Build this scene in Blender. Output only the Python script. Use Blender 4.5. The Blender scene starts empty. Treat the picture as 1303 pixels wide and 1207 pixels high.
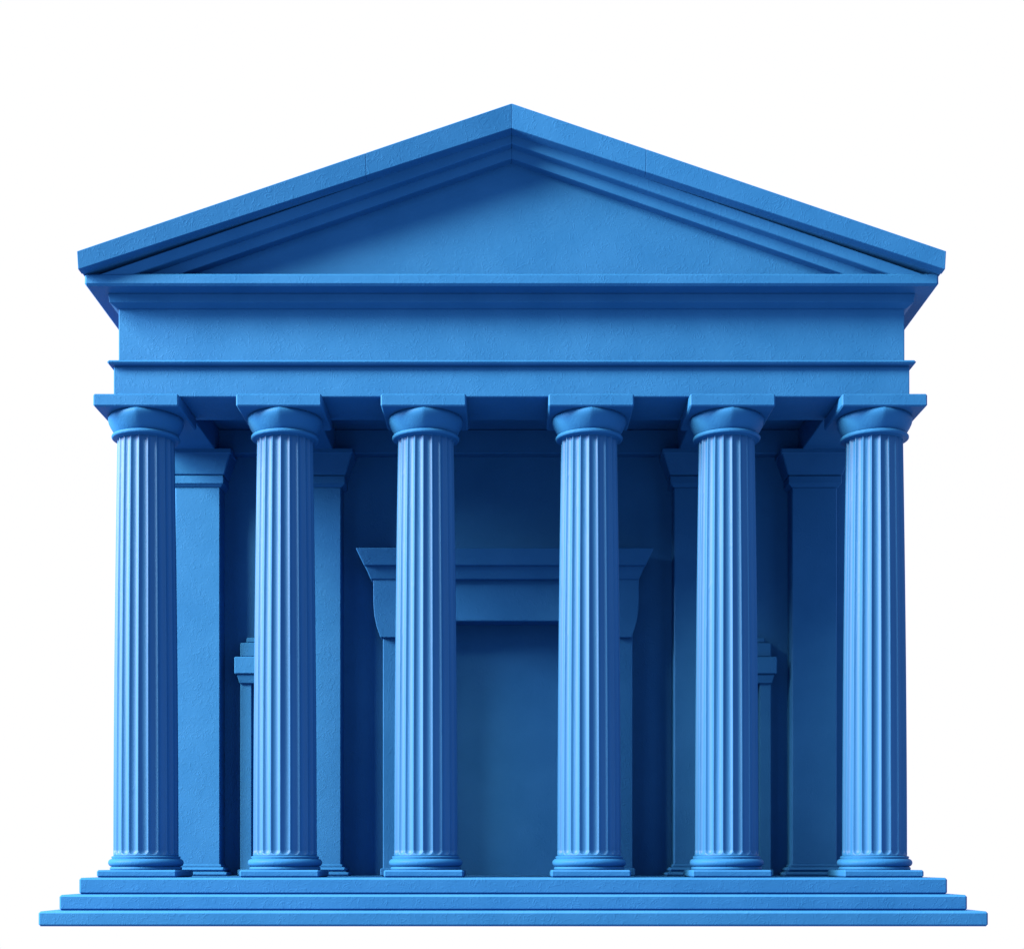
import bpy, bmesh, math, random
from mathutils import Vector, Matrix

S = bpy.context.scene
COL = S.collection
R = math.radians

# ------------------------------------------------------------------ camera
HORIZON = 0.76                      # eye height above the lowest step's underside (m)
DIST = 19.0                         # eye to the architrave's front face (m)
cam_d = bpy.data.cameras.new('camera')
cam = bpy.data.objects.new('camera', cam_d)
COL.objects.link(cam)
cam.location = (0.0, -DIST, HORIZON)
cam.rotation_euler = (R(90), 0, 0)
cam_d.sensor_width = 36.0
cam_d.lens = 36.0 * DIST / 13.03
cam_d.shift_y = (1098 - 603.5) / 1303
cam_d.shift_x = 0.0004
cam_d.clip_end = 500
S.camera = cam

# ------------------------------------------------------------------ white studio world, key lamp and two added fill lights
w = bpy.data.worlds.new('World')
S.world = w
w.use_nodes = True
bg = w.node_tree.nodes['Background']
bg.inputs['Color'].default_value = (1, 1, 1.12, 1)
bg.inputs['Strength'].default_value = 1.0


def area(name, loc, target, size, power, colour=(1, 1, 1)):
    d = bpy.data.lights.new(name, 'AREA')
    d.shape = 'DISK'
    d.size = size
    d.energy = power
    d.color = colour
    o = bpy.data.objects.new(name, d)
    COL.objects.link(o)
    o.location = loc
    o.rotation_euler = (Vector(target) - Vector(loc)).to_track_quat('-Z', 'Y').to_euler()
    return o


area('key_lamp', (-42.5, -25, 34), (0, 0, 4.5), 20, 136000, (1.6, 1.05, .60))
area('added_side_fill', (-40, -9.5, 17.5), (0, 0, 4), 14, 72000, (1.4, 1.04, .80))  # added fill from the left, brightens left sides of columns and pilasters
area('added_top_fill', (0, -2.3, 42), (0, -1.5, 4.5), 4, 46000, (1.2, 1.05, .8))  # added overhead fill, brightens bevelled top edges and step treads

S.view_settings.view_transform = 'Standard'
S.view_settings.look = 'None'
S.view_settings.exposure = 0
S.view_settings.gamma = 1
S.view_settings.use_curve_mapping = False
S.render.engine = 'CYCLES'
S.cycles.max_bounces = 8
S.cycles.diffuse_bounces = 5


# ------------------------------------------------------------------ materials
def blue(name, relief, scale, streak=False, rough=0.55, spec=.025):
    m = bpy.data.materials.new(name)
    m.use_nodes = True
    nt = m.node_tree
    N, L = nt.nodes, nt.links
    b = N['Principled BSDF']
    tc = N.new('ShaderNodeTexCoord')
    mp = N.new('ShaderNodeMapping')
    L.new(tc.outputs['Object'], mp.inputs['Vector'])
    if streak:
        mp.inputs['Scale'].default_value = (1, 1, 0.12)
    # slow variation of the paint
    n0 = N.new('ShaderNodeTexNoise')
    n0.inputs['Scale'].default_value = 1.7
    n0.inputs['Detail'].default_value = 6
    L.new(mp.outputs['Vector'], n0.inputs['Vector'])
    cr = N.new('ShaderNodeValToRGB')
    cr.color_ramp.elements[0].position = 0.3
    cr.color_ramp.elements[1].position = 0.72
    cr.color_ramp.elements[0].color = (BASE[0] * .85, BASE[1] * .92, BASE[2] * .94, 1)
    cr.color_ramp.elements[1].color = (BASE[0] * 1.15, BASE[1] * 1.07, BASE[2] * 1.05, 1)
    L.new(n0.outputs['Fac'], cr.inputs['Fac'])
    L.new(cr.outputs['Color'], b.inputs['Base Color'])
    # trowelled squiggles and fine grain
    n1 = N.new('ShaderNodeTexNoise')
    n1.inputs['Scale'].default_value = scale
    n1.inputs['Detail'].default_value = 1.5
    n1.inputs['Roughness'].default_value = .45
    n1.inputs['Distortion'].default_value = 1.2
    L.new(mp.outputs['Vector'], n1.inputs['Vector'])
    n2 = N.new('ShaderNodeTexNoise')
    n2.inputs['Scale'].default_value = 60
    n2.inputs['Detail'].default_value = 4
    L.new(mp.outputs['Vector'], n2.inputs['Vector'])
    n3 = N.new('ShaderNodeTexNoise')
    n3.inputs['Scale'].default_value = scale * .6
    n3.inputs['Detail'].default_value = 2
    L.new(tc.outputs['Object'], n3.inputs['Vector'])

    def math_node(op, *v):
        m_ = N.new('ShaderNodeMath')
        m_.operation = op
        for i, x in enumerate(v):
            if isinstance(x, (int, float)):
                m_.inputs[i].default_value = x
            else:
                L.new(x, m_.inputs[i])
        return m_.outputs[0]

    # narrow curled ridges where the noise crosses its middle, fading in and out
    mr = N.new('ShaderNodeMapRange')
    mr.interpolation_type = 'SMOOTHSTEP'
    mr.inputs['From Min'].default_value = .055
    mr.inputs['From Max'].default_value = 0
    L.new(math_node('ABSOLUTE', math_node('SUBTRACT', n1.outputs['Fac'], .5)), mr.inputs['Value'])
    mk = N.new('ShaderNodeMapRange')
    mk.interpolation_type = 'SMOOTHSTEP'
    mk.inputs['From Min'].default_value = .3
    mk.inputs['From Max'].default_value = .62
    L.new(n3.outputs['Fac'], mk.inputs['Value'])
    ridge = math_node('MULTIPLY', mr.outputs['Result'], mk.outputs['Result'])
    soft = math_node('MULTIPLY_ADD', n1.outputs['Fac'], .9, math_node('MULTIPLY', n2.outputs['Fac'], .35))
    mx = N.new('ShaderNodeMath')
    mx.operation = 'ADD'
    L.new(ridge, mx.inputs[0])
    L.new(soft, mx.inputs[1])
    bp = N.new('ShaderNodeBump')
    bp.inputs['Strength'].default_value = relief
    bp.inputs['Distance'].default_value = .012
    L.new(mx.outputs[0], bp.inputs['Height'])
    L.new(bp.outputs['Normal'], b.inputs['Normal'])
    b.inputs['Roughness'].default_value = rough
    b.inputs['Specular IOR Level'].default_value = spec
    return m


BASE = (.0088, .0745, .244)
PLASTER = blue('blue_plaster', .18, 10)
CARVED = blue('blue_carved_stone', .1, 6, streak=True, rough=.52, spec=.1)
SMOOTH = blue('blue_moulding', .12, 8, rough=.5)


# ------------------------------------------------------------------ mesh helpers
def link(name, bm, mat, parent, smooth=False, loc=(0, 0, 0)):
    bmesh.ops.recalc_face_normals(bm, faces=bm.faces)
    me = bpy.data.meshes.new(name)
    bm.to_mesh(me)
    bm.free()
    if smooth:
        for p in me.polygons:
            p.use_smooth = True
    me.materials.append(mat)
    o = bpy.data.objects.new(name, me)
    COL.objects.link(o)
    o.parent = parent
    o.location = loc
    return o


def empty(name, parent, loc=(0, 0, 0)):
    o = bpy.data.objects.new(name, None)
    o.empty_display_size = .3
    COL.objects.link(o)
    o.parent = parent
    o.location = loc
    return o


def hull(bm, top, bot, bev=.014, seg=1):
    """closed solid between two loops of points, all edges rounded"""
    a = [bm.verts.new(p) for p in top]
    b = [bm.verts.new(p) for p in bot]
    n = len(a)
    fs = [bm.faces.new(a), bm.faces.new(b[::-1])]
    for i in range(n):
        fs.append(bm.faces.new((a[i], b[i], b[(i + 1) % n], a[(i + 1) % n])))
    bmesh.ops.recalc_face_normals(bm, faces=fs)
    if bev:
        es = list({e for f in fs for e in f.edges})
        bmesh.ops.bevel(bm, geom=es, offset=bev, segments=seg, profile=.6, affect='EDGES', clamp_overlap=True)


def box(bm, x0, x1, y0, y1, z0, z1, bev=.014):
    hull(bm, [(x0, y0, z1), (x1, y0, z1), (x1, y1, z1), (x0, y1, z1)],
         [(x0, y0, z0), (x1, y0, z0), (x1, y1, z0), (x0, y1, z0)], bev)


def frustum(bm, xc, hw1, hw0, yf1, yf0, yb, z0, z1, bev=.01):
    """block whose front and sides flare from (hw0, yf0) below to (hw1, yf1) above"""
    hull(bm, [(xc - hw1, yf1, z1), (xc + hw1, yf1, z1), (xc + hw1, yb, z1), (xc - hw1, yb, z1)],
         [(xc - hw0, yf0, z0), (xc + hw0, yf0, z0), (xc + hw0, yb, z0), (xc - hw0, yb, z0)], bev)


def extrude_xz(bm, pts, y0, y1, bev=.014):
    f = y0 if callable(y0) else (lambda x, z: y0)
    hull(bm, [(x, f(x, z), z) for x, z in pts], [(x, y1, z) for x, z in pts], bev)


def lathe(bm, prof, n=96, ridge=None):
    """prof: (r, z) from bottom to top; ridge(z) gives how far the front and back arrises stand out"""
    rings = []
    for r, z in prof:
        k = ridge(z) if ridge else 0
        ring = []
        for i in range(n):
            t = 2 * math.pi * i / n
            q = min(1, abs((t % math.pi) - math.pi / 2) / 1.0)
            rr = r * (1 + k * (1 - q) ** 1.3)
            ring.append(bm.verts.new((rr * math.cos(t), rr * math.sin(t), z)))
        rings.append(ring)
    for a, b in zip(rings, rings[1:]):
        for i in range(n):
            bm.faces.new((a[i], a[(i + 1) % n], b[(i + 1) % n], b[i]))
    bm.faces.new(rings[0][::-1])
    bm.faces.new(rings[-1])


H = HORIZON            # heights below were taken from eye level


def Z(v):
    return v + H


FLOOR = Z(-.178)

# ------------------------------------------------------------------ the temple
temple = bpy.data.objects.new('temple', None)
COL.objects.link(temple)
temple['label'] = 'blue classical temple front with six fluted columns, plain pediment and three low steps'
temple['category'] = 'temple'

# ---- steps, lowest first
CX = .02
for hw, yf, z0, z1 in ((5.745, -.95, 0, Z(-.578)), (5.58, -.66, Z(-.577), Z(-.385)), (5.42, -.37, Z(-.384), FLOOR)):
    bm = bmesh.new()
    box(bm, CX - hw, CX + hw, yf, 7.0 + (hw - 5.4), z0, z1, .024)
    link('step', bm, PLASTER, temple)

# ---- cella wall with a doorway, closed behind
WY = 2.95
DX0, DX1, DZ = -1.42, 1.32, Z(3.60)
bm = bmesh.new()
box(bm, -5.12, DX0, WY, 6.6, FLOOR, Z(6.3), 0)
box(bm, DX1, 5.12, WY, 6.6, FLOOR, Z(6.3), 0)
box(bm, DX0, DX1, WY, 6.6, DZ, Z(6.3), 0)
link('wall', bm, PLASTER, temple)
bm = bmesh.new()
box(bm, DX0, DX1, WY + .20, WY + .4, FLOOR + .002, DZ, 0)
link('door', bm, PLASTER, temple)

# ---- architrave, beams, frieze, mouldings
bm = bmesh.new()
box(bm, -5.065, 5.065, 0, 1.0, Z(5.93), Z(6.325), .012)
arch = link('architrave', bm, PLASTER, temple)
bm = bmesh.new()
box(bm, -5.125, 5.125, -.10, 6.7, Z(6.322), Z(6.372), .022)
link('taenia', bm, SMOOTH, temple)
bm = bmesh.new()
box(bm, -5.012, 5.012, .04, 6.6, Z(6.37), Z(7.22), .012)
link('frieze', bm, PLASTER, temple)
for xc, hw in ((-4.66, .40), (-2.95, .38), (2.80, .39), (4.60, .42)):
    bm = bmesh.new()
    box(bm, xc - hw, xc + hw, 1.003, 2.748, Z(5.945), Z(6.32), .01)
    link('ceiling_beam', bm, SMOOTH, temple)
bm = bmesh.new()
box(bm, -5.10, 5.10, 2.75, 3.2, Z(5.965), Z(6.318), .012)
link('back_beam', bm, SMOOTH, temple)

# ---- horizontal cornice
cor = empty('cornice', temple)
bm = bmesh.new()
box(bm, -5.335, 5.335, -.36, 6.9, Z(7.212), Z(7.362), .026)
link('fascia', bm, PLASTER, cor)
bm = bmesh.new()
hull(bm, [(-5.11, -.10, Z(7.21)), (5.11, -.10, Z(7.21)), (5.11, 6.7, Z(7.21)), (-5.11, 6.7, Z(7.21))],
     [(-5.095, -.08, Z(7.10)), (5.095, -.08, Z(7.10)), (5.095, 6.7, Z(7.10)), (-5.095, 6.7, Z(7.10))], .006)
hull(bm, [(-5.095, -.075, Z(7.105)), (5.095, -.075, Z(7.105)), (5.095, 6.7, Z(7.105)), (-5.095, 6.7, Z(7.105))],
     [(-5.03, .02, Z(7.06)), (5.03, .02, Z(7.06)), (5.03, 6.7, Z(7.06)), (-5.03, 6.7, Z(7.06))], .008)
link('bed_moulding', bm, SMOOTH, cor)

# ---- pediment
ped = empty('pediment', temple)


def rake(side, x0, x1, zt, st, zb, sb, y0, y1, bm, bev):
    """one sloping block from |x|=x0 to x1; tops and bottoms fall away from the apex"""
    pts = [(side * x0, zt - st * x0), (side * x1, zt - st * x1), (side * x1, zb - sb * x1), (side * x0, zb - sb * x0)]
    extrude_xz(bm, [(x, Z(z)) for x, z in pts], y0, y1, bev)


ZT, ST, ZB, SB = 9.362, .3385, 9.085, .3254
for side, cuts in ((-1, (0, 1.80, 5.362)), (1, (0, 1.66, 5.362))):
    bm = bmesh.new()
    for a, b in zip(cuts, cuts[1:]):
        rake(side, a + (.001 if a else 0), b, ZT, ST, ZB, SB, lambda x, z: -.535 - .22 * (z + SB * abs(x) - Z(ZB)), -.38, bm, .005)
    link('raking_cornice', bm, PLASTER, ped)
for (zt, zb, sb, y, xe) in ((9.13, 8.997, .3457, -.325, 5.22), (9.01, 8.886, .348, -.165, 5.0)):
    bm = bmesh.new()
    for side in (-1, 1):
        pts = [(0, zt), (xe, zt - sb * xe), (xe, 7.26), ((zb - 7.26) / sb, 7.26), (0, zb)]
        extrude_xz(bm, [(side * x, Z(z)) for x, z in pts], lambda x, z: y - .22 * (z + sb * abs(x) - Z(zb)), .3, .008)
    link('raking_moulding', bm, SMOOTH, ped)
bm = bmesh.new()
extrude_xz(bm, [(-4.7, Z(7.355)), (4.7, Z(7.355)), (0, Z(8.97))], -.02, .32, 0)
link('tympanum', bm, PLASTER, ped)
bm = bmesh.new()
for side in (-1, 1):
    rake(side, 0, 5.357, ZT - .004, ST, ZB + .004, SB, -.379, 7.0, bm, .01)
link('roof', bm, PLASTER, ped)
bm = bmesh.new()
extrude_xz(bm, [(-5.0, Z(7.355)), (5.0, Z(7.355)), (0, Z(9.0))], 6.3, 6.6, 0)
link('rear_gable', bm, PLASTER, ped)


# ------------------------------------------------------------------ columns
def shaft_bm(seed):
    rnd = random.Random(seed)
    NF, SUB = 20, 12
    n = NF * SUB
    zb, zt = .10, 5.478
    r0, r1 = .412, .362
    phase = rnd.uniform(-.5, .5) * 2 * math.pi / NF * .4
    wob = [(rnd.uniform(.5, 1.6), rnd.uniform(0, 6.28), rnd.uniform(.003, .011)) for _ in range(NF)]
    zs = [zb + .004 * i for i in range(0, 26)] + [zb + .1 + (zt - zb - .15) * i / 44 for i in range(1, 45)] \
        + [zt - .05 + .005 * i for i in range(1, 11)]
    bm = bmesh.new()
    rings = []
    for z in zs:
        t = (z - zb) / (zt - zb)
        rad = r0 + (r1 - r0) * (t ** 1.25) + .006 * math.sin(math.pi * t)
        ring = []
        half = math.pi / NF * rad
        for i in range(n):
            f, s = divmod(i, SUB)
            u = 2 * s / SUB - 1          # -1..1 across a flute, arris at -1
            a = 2 * math.pi * (f + s / SUB) / NF + phase
            fr, ph, am = wob[f]
            a += am * math.sin(fr * z + ph) * (1 - abs(u)) * 1.2
            flat = .11                   # arris width
            uu = min(1, abs(u) / (1 - flat))
            prof = math.sqrt(max(0, 1 - uu * uu))
            # scalloped foot, plain stop at the neck
            foot = (z - zb - .012) / half
            if foot < 1:
                lim = math.sqrt(max(0, 1 - (1 - max(0, foot)) ** 2))
                prof = math.sqrt(max(0, lim * lim - uu * uu)) if uu < lim else 0
            d = .038 * (rad / r0) * prof * (1 + .5 * math.sin(.9 * z + ph) * am * 20)
            rr = rad - d
            ring.append(bm.verts.new((rr * math.cos(a), rr * math.sin(a), Z(z))))
        rings.append(ring)
    for a, b in zip(rings, rings[1:]):
        for i in range(n):
            bm.faces.new((a[i], a[(i + 1) % n], b[(i + 1) % n], b[i]))
    bm.faces.new(rings[0][::-1])
    bm.faces.new(rings[-1])
    return bm


def arc(rc, zc, rad, a0, a1, n=10, sq=1.0):
    return [(rc + rad * math.cos(R(a0 + (a1 - a0) * i / n)), zc + sq * rad * math.sin(R(a0 + (a1 - a0) * i / n)))
            for i in range(n + 1)]


def column(x, seed):
    root = empty('column', temple, (x, .39, 0))
    bm = bmesh.new()
    box(bm, -.505, .505, -.505, .505, FLOOR + .002, Z(-.082), .02)
    link('plinth', bm, SMOOTH, root)
    # base: low disc, fat torus, thin collar
    prof = [(.40, Z(-.085)), (.452, Z(-.082)), (.458, Z(-.065)), (.45, Z(-.045)), (.437, Z(-.040))]
    prof += [(r, Z(z)) for r, z in arc(.428, .010, .050, -90, 90, 12)]
    prof += [(.432, Z(.062)), (.432, Z(.066))]
    prof += [(r, Z(z)) for r, z in arc(.424, .080, .014, -60, 90, 6)]
    prof += [(.40, Z(.10)), (.38, Z(.105))]
    bm = bmesh.new()
    lathe(bm, prof, 96)
    link('base', bm, SMOOTH, root, True)
    o = link('shaft', shaft_bm(seed), CARVED, root, True)
    # capital: annulet, cushion with a soft arris, square slab
    prof = [(.34, Z(5.465)), (.365, Z(5.470)), (.375, Z(5.476))]
    prof += [(r, Z(z)) for r, z in arc(.408, 5.503, .028, -100, 85, 10)]
    prof += [(.385, Z(5.535))]
    bm = bmesh.new()
    lathe(bm, prof, 96)
    link('annulet', bm, SMOOTH, root, True)
    prof = [(.384, Z(5.532)), (.395, Z(5.545)), (.42, Z(5.58)), (.447, Z(5.625)), (.468, Z(5.67)), (.478, Z(5.705)),
            (.478, Z(5.735)), (.468, Z(5.757)), (.452, Z(5.775))]
    bm = bmesh.new()
    lathe(bm, prof, 128, lambda z: .13 * max(0, min(1, (z - Z(5.53)) / .19)))
    e = link('echinus', bm, SMOOTH, root, True)
    bm = bmesh.new()
    box(bm, -.54, .54, -.54, .54, Z(5.768), Z(5.928), .018)
    link('abacus', bm, PLASTER, root)
    return root


for i, px in enumerate((172.5, 354.5, 538.7, 752.5, 932.5, 1126.0)):
    column((px - 651) / 100 * .9918, 11 + i)


# ------------------------------------------------------------------ pilasters
def pilaster(x):
    root = empty('pilaster', temple, (x, 0, 0))
    YF, YB = 2.60, WY + .004
    bm = bmesh.new()
    box(bm, -.325, .325, YF, YB, FLOOR + .10, Z(5.44), .014)
    link('shaft', bm, PLASTER, root)
    bm = bmesh.new()
    frustum(bm, 0, .375, .332, YF - .045, YF - .006, YB, Z(5.435), Z(5.475), .004)
    box(bm, -.385, .385, YF - .055, YB, Z(5.474), Z(5.592), .01)
    frustum(bm, 0, .50, .395, YF - .15, YF - .06, YB, Z(5.602), Z(5.90), .014)
    box(bm, -.51, .51, YF - .158, YB, Z(5.885), Z(5.963), .012)
    link('capital', bm, SMOOTH, root)
    bm = bmesh.new()
    frustum(bm, 0, .395, .45, YF - .07, YF - .12, YB, FLOOR + .045, FLOOR + .06, .004)
    box(bm, -.455, .455, YF - .125, YB, FLOOR + .001, FLOOR + .05, .018)
    box(bm, -.41, .41, YF - .085, YB, FLOOR + .055, FLOOR + .125, .032)
    box(bm, -.35, .35, YF - .025, YB, FLOOR + .12, FLOOR + .165, .012)
    link('base', bm, SMOOTH, root)


K = 21.6 / 19 / 100      # photo pixels to metres on the pilasters' plane
for px in (251.5, 405.5, 886.5, 1036.5):
    pilaster((px - 651) * K)

# ------------------------------------------------------------------ main door surround
ds = empty('door_surround', temple)


def PX(px, y=2.6):
    return (px - 651) * (DIST + y) / DIST / 100


def PZ(py, y=2.6):
    return Z((1098 - py) * (DIST + y) / DIST / 100)


YB = WY + .004
cx = PX(642.5)
bm = bmesh.new()
frustum(bm, cx, 190 * K * .985, 180 * K * .985, 2.28, 2.36, YB, PZ(718, 2.3), PZ(697, 2.3), .012)
frustum(bm, cx, 177 * K, 170 * K, 2.42, 2.50, YB, PZ(736, 2.45), PZ(719.5, 2.45), .012)
link('door_cornice', bm, PLASTER, ds)
bm = bmesh.new()
box(bm, PX(498), PX(792), 2.60, YB, PZ(790), PZ(734), .012)
link('lintel', bm, PLASTER, ds)
for (xo, xi) in ((475, 507), (813, 781)):
    s = 1 if xi > xo else -1
    prof = [(xo, 734), (xo, 758), (xo + .4 * s, 772), (xo + 1.6 * s, 784), (xo + 4.4 * s, 797), (xo + 9 * s, 810.5), (xi - 3 * s, 810.5), (xi, 734)]
    bm = bmesh.new()
    extrude_xz(bm, [(PX(a, 2.52), PZ(b, 2.52)) for a, b in prof], 2.52, YB + .002, .008)
    link('console', bm, PLASTER, ds)
for x0, x1 in ((487, 525), (770, 805.5)):
    bm = bmesh.new()
    box(bm, PX(x0), PX(x1), 2.63, YB, FLOOR + .002, PZ(790), .012)
    if x0 < 600:
        box(bm, PX(x0 - 3), PX(x1 + 3), 2.59, YB + .002, FLOOR + .001, FLOOR + .11, .012)
    else:
        box(bm, PX(x0 - 3), PX(x1 + 3), 2.59, YB + .002, FLOOR + .001, FLOOR + .11, .012)
    link('jamb', bm, PLASTER, ds)

# ------------------------------------------------------------------ narrow side door surrounds
for xc in (329.5, 957.5):
    sd = empty('side_door_surround', temple)
    bm = bmesh.new()
    for hw, t, b, y in ((16, 811, 817.5, 2.80), (24, 817.3, 835.5, 2.76), (31.5, 835, 857, 2.66)):
        box(bm, PX(xc - hw, y), PX(xc + hw, y), y, YB, PZ(b, y), PZ(t, y), .014)
    frustum(bm, PX(xc, 2.7), 28 * K, 25.5 * K, 2.69, 2.73, YB, PZ(868.5, 2.7), PZ(858, 2.7), .006)
    link('stepped_lintel', bm, PLASTER, sd)
    for s in (-1, 1):
        a, b = sorted((PX(xc + s * 24, 2.77), PX(xc + s * 9, 2.77)))
        bm = bmesh.new()
        box(bm, a, b, 2.77, YB, FLOOR + .002, PZ(867, 2.77), .012)
        box(bm, a - .03, b + .03, 2.73, YB + .002, FLOOR + .001, FLOOR + .09, .012)
        link('jamb', bm, PLASTER, sd)
